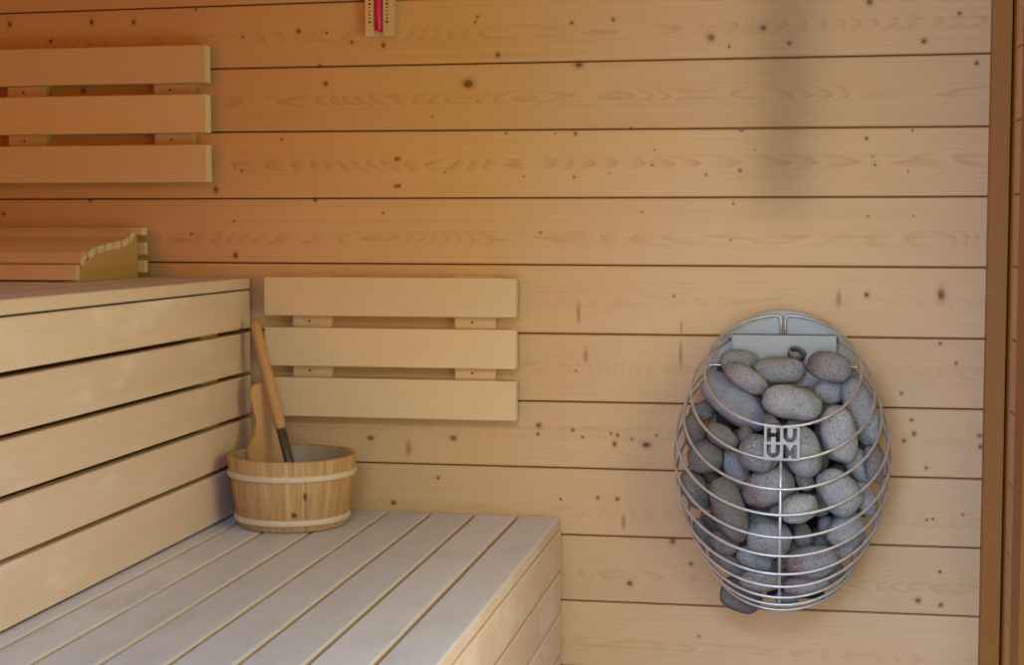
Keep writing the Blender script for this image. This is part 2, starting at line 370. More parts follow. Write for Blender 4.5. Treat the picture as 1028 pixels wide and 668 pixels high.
bm = bmesh.new(); box(bm, XL - 0.06, XR + 0.06, YF, 0.06, -0.06, 0.0, bev=0); struct(link('floor', bm, floor_mat))
# unseen front wall round the camera's doorway, its edge set to shade the upper left
bm = bmesh.new(); box(bm, XL, -0.68, -3.00, -2.95, 0, ZC, bev=0.002); box(bm, -0.68, XR, -3.00, -2.95, 1.98, ZC, bev=0.002)
struct(link('wall_front_shade', bm, trim_wood))
# corner posts
bm = bmesh.new(); box(bm, 0.3645, 0.4015, -0.028, 0.012, 0, ZC, bev=0.002); struct(link('trim_1', bm, trim_wood))
bm = bmesh.new(); box(bm, 0.4045, 0.425, -0.054, 0.012, 0, ZC, bev=0.002); struct(link('trim_2', bm, trim_wood))
bm = bmesh.new(); box(bm, 0.392, 0.407, -0.340, -0.232, 0, ZC, bev=0.002); struct(link('trim_3', bm, trim_wood))
# window in the right wall: frame and glass
bm = bmesh.new()
for bx in ((XR - 0.012, XR + 0.05, WY0, WY0 + 0.06, WZ0, WZ1), (XR - 0.012, XR + 0.05, WY1 - 0.06, WY1, WZ0, WZ1),
           (XR - 0.012, XR + 0.05, WY0 + 0.06, WY1 - 0.06, WZ0, WZ0 + 0.06), (XR - 0.012, XR + 0.05, WY0 + 0.06, WY1 - 0.06, WZ1 - 0.06, WZ1)):
    box(bm, *bx, bev=0.003)
struct(link('window_1', bm, trim_wood))

# ------------------------------------------------------------------ benches
BX = -1.1318                     # face of the upper bench
ZU, ZL = FZ - 0.578, FZ - 1.067  # bench tops
YB, YE = -0.012, -1.985           # back and front ends
ub = thing('sauna_bench', (-1.46, -1.1, 0), 'high slatted wooden sauna bench on the left with a boarded front', 'bench')
tw = [(BX - 0.0, BX - 0.088)] + [(BX - 0.088 * i - 0.007 * i, BX - 0.088 * (i + 1) - 0.007 * i) for i in range(1, 7)]
for a, b in tw:
    part_box('seat_slat', ub, top_wood, b, a, YE, YB, ZU - 0.0235, ZU, bev=0.0035)
zt = [(-0.6045, -0.6845), (-0.6930, -0.7760), (-0.7845, -0.8655), (-0.8745, -0.9585), (-0.9665, -1.0632)]
for a, b in zt:
    part_box('front_board', ub, front_wood, BX - 0.024, BX - 0.0005, YE, YB, FZ + b, FZ + a, bev=0.0035)
for a, b in ((-1.160, -1.245), (-1.252, -1.337), (-1.344, -1.429)):
    part_box('front_board', ub, front_wood, BX - 0.024, BX - 0.0005, YE, YB, FZ + b, FZ + a, bev=0.0035)
for y in (-0.23, -1.115, -1.95):
    part_box('support_post', ub, frame_wood, BX - 0.064, BX - 0.0245, y, y + 0.095 if y < -0.5 else y + 0.09, 0.0, ZU - 0.024)
for y in (-0.23, -1.115, -1.95):
    part_box('support_post', ub, frame_wood, XL + 0.01, XL + 0.05, y, y + 0.09, 0.0, ZU - 0.024)

LX = -0.4705
lb = thing('sauna_bench', (-0.80, -1.1, 0), 'low slatted wooden sauna bench carrying the bucket, its worn top greyish', 'bench')
edges = [-0.4705, -0.557, -0.6477, -0.7405, -0.833, -0.9255, -1.018, -1.0985]
for i, x in enumerate(edges):
    x1 = x - 0.0035 if i else x
    x0 = edges[i + 1] + 0.0035 if i < 7 else BX - 0.012
    if x1 - x0 > 0.01:
        part_box('seat_slat', lb, top_wood, x0, x1, YE, -0.010, ZL - 0.026, ZL, bev=0.0045, seg=3)
z = ZL - 0.0275
for i in range(11):
    if z - 0.082 < 0: break
    part_box('front_board', lb, front_wood, LX - 0.0215, LX + 0.003, YE, -0.008, z - 0.082, z, bev=0.0035)
    z -= 0.0875
for y in (-0.22, -1.115, -1.95):
    part_box('support_post', lb, frame_wood, LX - 0.064, LX - 0.022, y, y + 0.09, 0.0, ZL - 0.0265)
    part_box('support_post', lb, frame_wood, BX + 0.004, BX + 0.044, y, y + 0.09, 0.0, ZL - 0.0265)
    part_box('cross_bearer', lb, frame_wood, BX + 0.045, LX - 0.065, y + 0.02, y + 0.065, ZL - 0.096, ZL - 0.0265)

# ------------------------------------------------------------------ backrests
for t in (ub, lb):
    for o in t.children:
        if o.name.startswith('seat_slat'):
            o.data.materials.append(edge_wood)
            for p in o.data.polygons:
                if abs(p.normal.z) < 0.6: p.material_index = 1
def backrest(x0, x1, slats, battens, label):
    t = thing('backrest', ((x0 + x1) / 2, 0, FZ + slats[2][1]), label, 'backrest', 'wooden backrests on the back wall')
    for za, zb in slats:
        bm = bmesh.new()
        b = bmesh.new(); box(b, x0, x1, -0.052, -0.0225, FZ + zb, FZ + za, bev=0.003, seg=3); merge(bm, b)
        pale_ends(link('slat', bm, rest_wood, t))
    for a, b in battens:
        bt = part_box('batten', t, batten_wood, a, b, -0.022, 0.0006, FZ + slats[2][1] + 0.002, FZ + slats[0][0] + 0.003, bev=0.002)
        for i in range(2):
            zc = FZ + (slats[i][1] + slats[i + 1][0]) / 2
            bm = bmesh.new()
            tube(bm, [((a + b) / 2 - 0.006, -0.0232, zc), ((a + b) / 2 - 0.006, -0.021, zc)], 0.0024, seg=10)
            link('screw', bm, screw_mat, bt)
    return t
backrest(-1.0890, -0.5552, [(-0.5745, -0.6556), (-0.6796, -0.7605), (-0.7840, -0.8662)], [(-1.037, -0.950), (-0.688, -0.602)],
         'three-slat wooden backrest on the wall above the low bench and bucket')
backrest(-1.7460, -1.2098, [(-0.0926, -0.1710), (-0.1940, -0.2745), (-0.2985, -0.3778)], [(-1.674, -1.586), (-1.339, -1.251)],
         'three-slat wooden backrest at upper left above the slatted headrest')

# ------------------------------------------------------------------ headrest on the upper bench
hx0, hx1 = -1.785, -1.367
hr = thing('sauna_headrest', (-1.57, -0.19, ZU), 'curved slatted wooden headrest lying on the high bench at left', 'headrest')
DZ = -0.0050
CEN = [(-0.3221, -0.5558), (-0.2960, -0.5302), (-0.2593, -0.5177), (-0.2210, -0.5104), (-0.1824, -0.5062), (-0.1442, -0.5033), (-0.1050, -0.4975), (-0.0730, -0.4868)]
CEN = [(y - 0.004, z + DZ) for y, z in CEN]
ANG = [78, 45, 20, 9, 5, 7, 14, 36]
TH = 0.0150
def side(xa, xb, name):
    top = []
    for (y, z), a in zip(CEN, ANG):
        a = math.radians(a); top.append((y + math.sin(a) * TH * 0.45, z - math.cos(a) * TH * 0.45))
    pts = [(-0.3305, -0.5775)] + [top[0]] + top[1:] + [(-0.052, -0.4880), (-0.050, -0.5775)]
    bm = bmesh.new(); A = [bm.verts.new((xa, y, FZ + z)) for y, z in pts]; B = [bm.verts.new((xb, y, FZ + z)) for y, z in pts]
    bm.faces.new(A); bm.faces.new(B[::-1])
    for i in range(len(pts)): bm.faces.new((A[i], B[i], B[(i + 1) % len(pts)], A[(i + 1) % len(pts)]))
    return link(name, bm, wood('headrest_cheek', (218, 180, 134), (196, 152, 104), 'Y', rings=110, figure=0.3), hr)
side(hx1 - 0.026, hx1 - 0.001, 'side_panel'); side(hx0 + 0.06, hx0 + 0.082, 'side_panel')
def slat_at(y, z, ang, w, h, xa=hx0, xb=hx1, name='slat'):
    bm = bmesh.new(); b = bmesh.new()
    box(b, xa, xb, -w / 2, w / 2, -h / 2, h / 2, bev=0.0016)
    b.transform(Matrix.Translation((0, y, FZ + z)) @ Matrix.Rotation(ang, 4, 'X')); merge(bm, b)
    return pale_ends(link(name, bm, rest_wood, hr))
for (y, z), a, w in zip(CEN, ANG, (0.030, 0.029, 0.033, 0.032, 0.032, 0.032, 0.032, 0.029)): slat_at(y, z, math.radians(a), w, TH)
slat_at(-0.038, -0.4805, 0.0, 0.030, 0.016, hx0, hx1 + 0.010)
for za in (-0.5165, -0.5540):
    slat_at(-0.043, za, 0.0, 0.013, 0.026, hx0, hx1 + 0.016, 'back_slat')

# ------------------------------------------------------------------ sand timer on the wall
tx0, tx1, tz0, tz1 = -0.8740, -0.8127, FZ - 0.0815, FZ + 0.24
st = thing('sand_timer', (-0.843, 0, tz0), 'wooden wall sand timer with a bright pink tube at top edge', 'sand timer')
bm = bmesh.new()
box(bm, tx0, tx1, -0.013, -0.0005, tz0, tz1, bev=0.0015)
link('back_board', bm, batten_wood, st)
for a, b in ((tx0, tx0 + 0.0195), (tx0 + 0.0375, tx1)):
    rb = part_box('rail', st, batten_wood, a, b, -0.024, -0.0132, tz0 + (0.0 if a > tx0 else 0.0), tz1, bev=0.0015)
    xm = a + 0.0098 if a == tx0 else a + 0.0095
    bm = bmesh.new()
    for i in range(36):
        zz = tz0 + 0.0145 + i * 0.0074
        big = i % 5 == 2
        if i < 2: box(bm, xm - 0.0009, xm + 0.0009, -0.0243, -0.0238, zz - 0.001, zz + 0.001, bev=0)
        else: box(bm, xm - (0.0024 if big else 0.0017), xm + (0.0024 if big else 0.0017), -0.0243, -0.0238, zz - 0.0014 * (1.5 if big else 1), zz + 0.0014 * (1.5 if big else 1), bev=0)
    link('scale_marks', bm, ink, rb)
bm = bmesh.new(); xm = tx0 + 0.0285
tube(bm, [(xm, -0.0225, tz0 + 0.0105), (xm, -0.0225, tz0 + 0.0125), (xm, -0.0225, tz0 + 0.016), (xm, -0.0225, tz0 + 0.14), (xm, -0.0225, tz0 + 0.155), (xm, -0.0225, tz0 + 0.16), (xm, -0.0225, tz0 + 0.165), (xm, -0.0225, tz0 + 0.18), (xm, -0.0225, tz1 - 0.02)],
     [0.004, 0.007, 0.0085, 0.0085, 0.006, 0.002, 0.006, 0.0085, 0.0085], seg=20)
link('sand_tube', bm, sand, st)

# ------------------------------------------------------------------ bucket
bcx, bcy = -0.988, -0.1765
zb, zr_ = ZL + 0.0005, FZ - 0.9245
H = zr_ - zb
bu = thing('sauna_bucket', (bcx, bcy, ZL), 'round wooden stave bucket with two pale hoops on the low bench', 'bucket')
def rad(z): return 0.1085 + (0.1290 - 0.1085) * (z - zb) / H
NS = 18
def groove(a, i):
    q = (a * NS / (2 * PI)) % 1.0; q = min(q, 1 - q)
    return -0.0012 if (q < 0.06 and i in (1, 2, 3)) else 0.0
bm = bmesh.new()
t_ = 0.012
lathe(bm, [(rad(zb) - 0.004, zb), (rad(zb), zb + 0.004), (rad((zb + zr_) / 2), (zb + zr_) / 2), (rad(zr_), zr_ - 0.002), (rad(zr_) - 0.002, zr_), (rad(zr_) - t_ + 0.002, zr_), (rad(zr_) - t_, zr_ - 0.002),
           (rad(zb + 0.014) - t_, zb + 0.014), (0.0015, zb + 0.014), (0.0015, zb + 0.004), (rad(zb) - t_, zb + 0.004), (rad(zb) - t_, zb)], bcx, bcy, seg=NS * 16, rfun=groove)
# own material: each stave its own tint, one dark knot in the front stave
k = NT('bucket_staves')
co = k.new('ShaderNodeTexCoord').outputs['Object']; P = k.xyz(co)
ang = k.math('ARCTAN2', P[1], P[0])
idx = k.math('FLOOR', k.math('MULTIPLY', k.math('ADD', ang, 4 * PI), NS / (2 * PI)))
wn = k.new('ShaderNodeTexWhiteNoise', noise_dimensions='1D'); k.put(wn.inputs['W'], idx)
arc = k.math('MULTIPLY', ang, 0.13)
gv = k.comb(k.math('MULTIPLY', arc, 90.0), k.math('MULTIPLY', wn.outputs['Value'], 20.0), k.math('MULTIPLY', P[2], 5.0))
g1 = k.noise(gv, 1.0, 4.0, 0.65)
c = k.mix(k.maprange(g1, 0.3, 0.72, 0.0, 1.0), lin(220, 180, 126), lin(176, 124, 70))
tv = k.math('ADD', 0.86, k.math('MULTIPLY', wn.outputs['Value'], 0.22)); c = k.mix(1.0, c, k.comb(tv, tv, tv), 'MULTIPLY')
for (x, z_, rx, rz) in ((-0.9277, FZ - 0.9935, 0.0030, 0.0075), (-0.9489, FZ - 1.030, 0.005, 0.005)):
    q = k.vmath('LENGTH', k.vmath('MULTIPLY_ADD', k.comb(P[0], 0.0, P[2]), (1 / rx, 0, 1 / rz), (-(x - bcx) / rx, 0, -(z_ - ZL) / rz)))
    q = k.math('ADD', q, k.maprange(P[1], -0.02, 0.0, 0.0, 9.0))
    c = k.mix(k.maprange(q, 0.5, 1.6, 0.85, 0.0, True), c, lin(74, 40, 20))
k.put(k.b.inputs['Base Color'], c); k.b.inputs['Roughness'].default_value = 0.5; k.b.inputs['Specular IOR Level'].default_value = 0.3
bk = link('stave_body', bm, k.m, bu)
for zz in (FZ - 0.9590, FZ - 1.0470):
    bm = bmesh.new(); w = 0.0068
    lathe(bm, [(rad(zz) - 0.0005, zz - w), (rad(zz) + 0.0035, zz - w + 0.001), (rad(zz) + 0.0048, zz - w * 0.4), (rad(zz) + 0.0048, zz + w * 0.4), (rad(zz) + 0.0035, zz + w - 0.001), (rad(zz) - 0.0005, zz + w)], bcx, bcy, seg=96)
    link('hoop', bm, hoop_mat, bu)
# pale liner inside
bm = bmesh.new(); ri = rad(zr_) - t_ - 0.0006
lathe(bm, [(ri, zr_ - 0.004), (ri - 0.0018, zr_ - 0.003), (ri - 0.0022, zr_ - 0.006), (rad(zb + 0.02) - t_ - 0.0030, zb + 0.018), (0.0015, zb + 0.018), (0.0015, zb + 0.0155), (rad(zb + 0.02) - t_ - 0.0010, zb + 0.0155)], bcx, bcy, seg=96)
link('liner', bm, liner_mat, bu)
# tall handle stave at the back left, leaning with the side of the bucket
ha = math.radians(138)
er = Vector((math.cos(ha), math.sin(ha), 0)); et = Vector((-math.sin(ha), math.cos(ha), 0))
hz = [(-0.004, 0.050), (0.006, 0.045), (0.016, 0.034), (0.028, 0.0255), (0.050, 0.0185), (0.070, 0.0190), (0.092, 0.0225), (0.110, 0.0240), (0.121, 0.0215), (0.128, 0.0150), (0.132, 0.007)]
base = rad(zr_) - 0.022
hz = [(-0.045, 0.044), (-0.020, 0.050)] + hz
bm = bmesh.new()
for_side = []
def hpt(w, h, off):
    lean = 0.05 * max(h, 0)
    rr = rad(zr_ + min(h, 0)) - t_ - 0.0035 - off
    bow = (math.sqrt(max(rr * rr - w * w, 0)) - rr) if h < 0.03 else (math.sqrt(max(rr * rr - w * w, 0)) - rr)
    p = er * (rr + lean + bow) + et * (w + 0.10 * max(h, 0))
    return (bcx + p.x, bcy + p.y, zr_ + h)
grid = []
for off in (0.0, 0.011):
    rows = []
    for h, hw in hz:
        rows.append([bm.verts.new(hpt(hw * (j / 4 - 1), h, off)) for j in range(9)])
    grid.append(rows)
A, B = grid
for i in range(len(hz) - 1):
    for j in range(8):
        bm.faces.new((A[i][j], A[i][j + 1], A[i + 1][j + 1], A[i + 1][j])); bm.faces.new((B[i][j], B[i + 1][j], B[i + 1][j + 1], B[i][j + 1]))
    bm.faces.new((A[i][0], A[i + 1][0], B[i + 1][0], B[i][0])); bm.faces.new((A[i][8], B[i][8], B[i + 1][8], A[i + 1][8]))
for j in range(8):
    bm.faces.new((A[0][j], B[0][j], B[0][j + 1], A[0][j + 1])); bm.faces.new((A[-1][j], A[-1][j + 1], B[-1][j + 1], B[-1][j]))
bmesh.ops.recalc_face_normals(bm, faces=bm.faces[:])
ho = link('handle', bm, handle_wood, bu)
mod = ho.modifiers.new('round', 'BEVEL'); mod.width = 0.003; mod.segments = 2; mod.limit_method = 'ANGLE'; mod.angle_limit = math.radians(50)

# ------------------------------------------------------------------ ladle standing in the bucket
top = Vector((-1.0955, -0.0900, FZ - 0.6680)); mid = Vector((-1.0268, -0.1300, FZ - 0.8830)); low = Vector((-1.0060, -0.1430, FZ - 0.9480))
dr = (low - top).normalized()
end = low + dr * ((low.z - (zb + 0.045)) / -dr.z)
la = thing('sauna_ladle', tuple(end), 'wooden-handled ladle with dark metal stem leaning in the stave bucket', 'ladle')
bm = bmesh.new()
sm = lambda a, b, t: a + (b - a) * t
tube(bm, [top, top + dr * 0.002, top + dr * 0.006, sm(top, mid, 0.3), sm(top, mid, 0.95), mid], [0.0065, 0.0088, 0.0105, 0.0112, 0.0112, 0.0106], seg=20)
link('handle', bm, wood('ladle_handle_wood', (206, 156, 102), (176, 122, 72), 'Z', rings=170, figure=0.5), la)
bm = bmesh.new(); tube(bm, [mid, mid + dr * 0.001, sm(mid, end, 0.5), end], [0.0090, 0.0100, 0.0095, 0.0085], seg=18); link('stem', bm, dark_metal, la)
bm = bmesh.new()
bc = end + Vector((0.012, -0.004, 0.0)); prof_ = []
pr = [(0.036, 0.012), (0.0375, 0.012), (0.034, -0.008), (0.022, -0.022), (0.0015, -0.0255), (0.0015, -0.0235), (0.021, -0.020), (0.0325, -0.007)]
lathe(bm, [(r, bc.z + z) for r, z in pr], bc.x, bc.y, seg=40); link('bowl', bm, dark_metal, la)

# ------------------------------------------------------------------ heater
hxc = -0.0215
TL = math.radians(41); ct, sn = math.cos(TL), math.sin(TL)
RINGS = [(.1461, -.158, -.7408), (.1716, -.16, -.7821), (.1843, -.16, -.8266), (.1985, -.158, -.8628), (.2021, -.156, -.9015), (.1988, -.152, -.9391), (.1895, -.146, -.9814), (.1761, -.138, -1.0176), (.1572, -.126, -1.0565), (.1489, -.112, -1.0806), (.1370, -.100, -1.1030)]
he = thing('sauna_heater', (hxc, 0, FZ - 1.2), 'egg-shaped steel wire sauna heater on the back wall, filled with stones', 'sauna heater')
RR = 0.0027
fronts = []
for i, (r, cy, cz) in enumerate(RINGS):
    def P_(a): return Vector((hxc + r * math.sin(a), cy - r * math.cos(a) * ct, FZ + cz - r * math.cos(a) * sn))
    fronts.append(P_(0)); bm = bmesh.new()
    if i == 0:
        for s in (-1, 1):
            amax = PI - 0.008 / r - 0.045
            pts = [P_(s * amax * j / 60) for j in range(61)]
            e = pts[-1]; x_in = hxc + s * 0.0042
            pts += [Vector((x_in + s * 0.0035, e.y + 0.0008, e.z - 0.0010)), Vector((x_in + s * 0.0008, e.y + 0.0010, e.z - 0.004)), Vector((x_in, e.y + 0.001, e.z - 0.009)), Vector((x_in, e.y + 0.001, e.z - 0.052))]
            tube(bm, pts, RR, seg=10)
    else:
        q = (-0.0385 - cy) / (-r * ct)          # cos(a) where the rod meets the back plate
        amax = math.acos(max(-1, min(1, q)))
        if i == 1: amax = PI - math.asin(0.1030 / r)
        tube(bm, [P_(-amax + 2 * amax * j / 110) for j in range(111)], RR, seg=10)
    link('cage_rod', bm, steel, he)
bm = bmesh.new()
cr_ = [Vector((hxc, f.y + 0.0052, f.z + 0.0022)) for f in fronts[1:]]
tube(bm, cr_, 0.0028, seg=10); link('centre_rod', bm, steel, he)
# back plate: arched sheet
pl = []
for j in range(72):
    a = 2 * PI * j / 72
    x = math.sin(a); zc = math.cos(a)
    if zc > 0: px_, pz = 0.152 * x, -0.790 + 0.1535 * zc
    else: px_, pz = (0.152 * x) * (1.0 - 0.42 * (-zc) ** 1.5), -0.790 + 0.405 * zc
    pl.append((hxc + px_, FZ + pz))
bm = bmesh.new(); extrude_outline(bm, pl, -0.0385, -0.034); link('back_plate', bm, sheet, he)
for zz in (-0.72, -1.10):
    for s in (-1, 1):
        bm = bmesh.new(); tube(bm, [(hxc + s * 0.06, -0.034, FZ + zz), (hxc + s * 0.06, -0.0003, FZ + zz)], 0.008, seg=14); link('wall_spacer', bm, sheet, he)
# bent deflector sheet in front of it
bm = bmesh.new()
box(bm, -0.1195, 0.0805, -0.0765, -0.0740, FZ - 0.835, FZ - 0.6825, bev=0.0008)
box(bm, -0.1195, 0.0805, -0.0738, -0.0390, FZ - 0.6850, FZ - 0.6825, bev=0.0006)
link('deflector_plate', bm, sheet, he)
# inner shell edge
bm = bmesh.new(); box(bm, -0.1640, 0.1210, -0.068, -0.0392, FZ - 0.7445, FZ - 0.7415, bev=0.0006); link('shelf_edge', bm, steel, he)
bm = bmesh.new(); box(bm, -0.150, 0.107, -0.058, -0.0395, FZ - 1.10, FZ - 0.7447, bev=0.002); link('inner_shell', bm, shell_mat, he)
for x in (-0.115, -0.075, -0.035, 0.0, 0.040, 0.080):
    bm = bmesh.new(); tube(bm, [(x, -0.067, FZ - 0.85), (x, -0.067, FZ - 1.09)], 0.0048, seg=10); link('heating_element', bm, shell_mat, he)
# sensor tube
bm = bmesh.new()
ax = Vector((0.28, -0.50, 0.82)).normalized(); c0 = Vector((0.0068, -0.0960, FZ - 0.7112))
rows = []
side_v = ax.cross(Vector((0, 1, 0))).normalized(); up_v = side_v.cross(ax)
for r, d in ((0.0168, -0.013), (0.0168, -0.0015), (0.0158, 0.0), (0.0140, 0.0), (0.0132, -0.0012), (0.0132, -0.012)):
    rows.append([bm.verts.new(c0 + ax * d + (side_v * math.cos(2 * PI * j / 28) + up_v * math.sin(2 * PI * j / 28)) * r) for j in range(28)])
for i in range(len(rows)):
    for j in range(28):
        f = bm.faces.new((rows[i][j], rows[i][(j + 1) % 28], rows[(i + 1) % 6][(j + 1) % 28], rows[(i + 1) % 6][j])); f.smooth = True
link('sensor_tube', bm, pipe_mat, he)
# bottom tray
bm = bmesh.new(); box(bm, hxc - 0.025, hxc + 0.086, -0.105, -0.040, FZ - 1.1935, FZ - 1.1905, bev=0.001); link('bottom_tray', bm, shell_mat, he)
# badge: a steel square with the letters cut out
N = 67
bm = bmesh.new()
def solid(u, v):                 # u right, v down, in 1/40 of the badge width
    if u < 3 or u > 37 or v < 2 or v > 36.4 or 18 <= u <= 21.5 or 18 <= v <= 21: return True
    def U(u0, v0, inner_b, vb):
        x, y = u - u0, v - v0
        w = 15.3; R = w / 2
        if y > vb - R:
            if math.hypot(x - R, y - (vb - R)) > R: return True
            return math.hypot(x - R, y - (vb - R)) < R - 4.9
        return 4.9 < x < w - 4.9
    if u < 18 and v < 18:
        return 7.9 < u < 13.3 and not (7.8 <= v <= 12.0)
    if u > 21.5 and v < 18: return U(21.6, 2, 13, 16.2)
    if u < 18: return U(2.8, 21, 13, 14.8)
    x = u - 21.5; y = v - 21
    if abs(x - 7.7) < 4.1 - y * 0.58: return True
    return abs(x - 7.7) < (y - 11.4) * 0.60
b0, b1 = Vector((-0.0519, -0.2712, FZ - 0.8365)), Vector((-0.0519, -0.2945, FZ - 0.8955))
dn = b1 - b0; wd = 0.0640; nrm = Vector((1, 0, 0)).cross(dn).normalized(); nrm = nrm if nrm.y < 0 else -nrm
cells = [[solid((i + .5) * 40 / N, (j + .5) * 38.8 / N) for i in range(N)] for j in range(N)]
vc = {}
def V_(i, j, s):
    if (i, j, s) not in vc: vc[(i, j, s)] = bm.verts.new(b0 + Vector((wd * i / N, 0, 0)) + dn * (j / N) + nrm * (0.0011 * s))
    return vc[(i, j, s)]
for j in range(N):
    for i in range(N):
        if not cells[j][i]: continue
        for s in (-1, 1): bm.faces.new([V_(i, j, s), V_(i + 1, j, s), V_(i + 1, j + 1, s), V_(i, j + 1, s)])
        for di, dj, e in ((-1, 0, ((i, j), (i, j + 1))), (1, 0, ((i + 1, j), (i + 1, j + 1))), (0, -1, ((i, j), (i + 1, j))), (0, 1, ((i, j + 1), (i + 1, j + 1)))):
            ii, jj = i + di, j + dj
            if not (0 <= ii < N and 0 <= jj < N and cells[jj][ii]):
                bm.faces.new([V_(*e[0], -1), V_(*e[1], -1), V_(*e[1], 1), V_(*e[0], 1)])
bo = link('badge', bm, badge_steel, he); bo['label'] = 'square steel badge with the letters HUUM cut out'

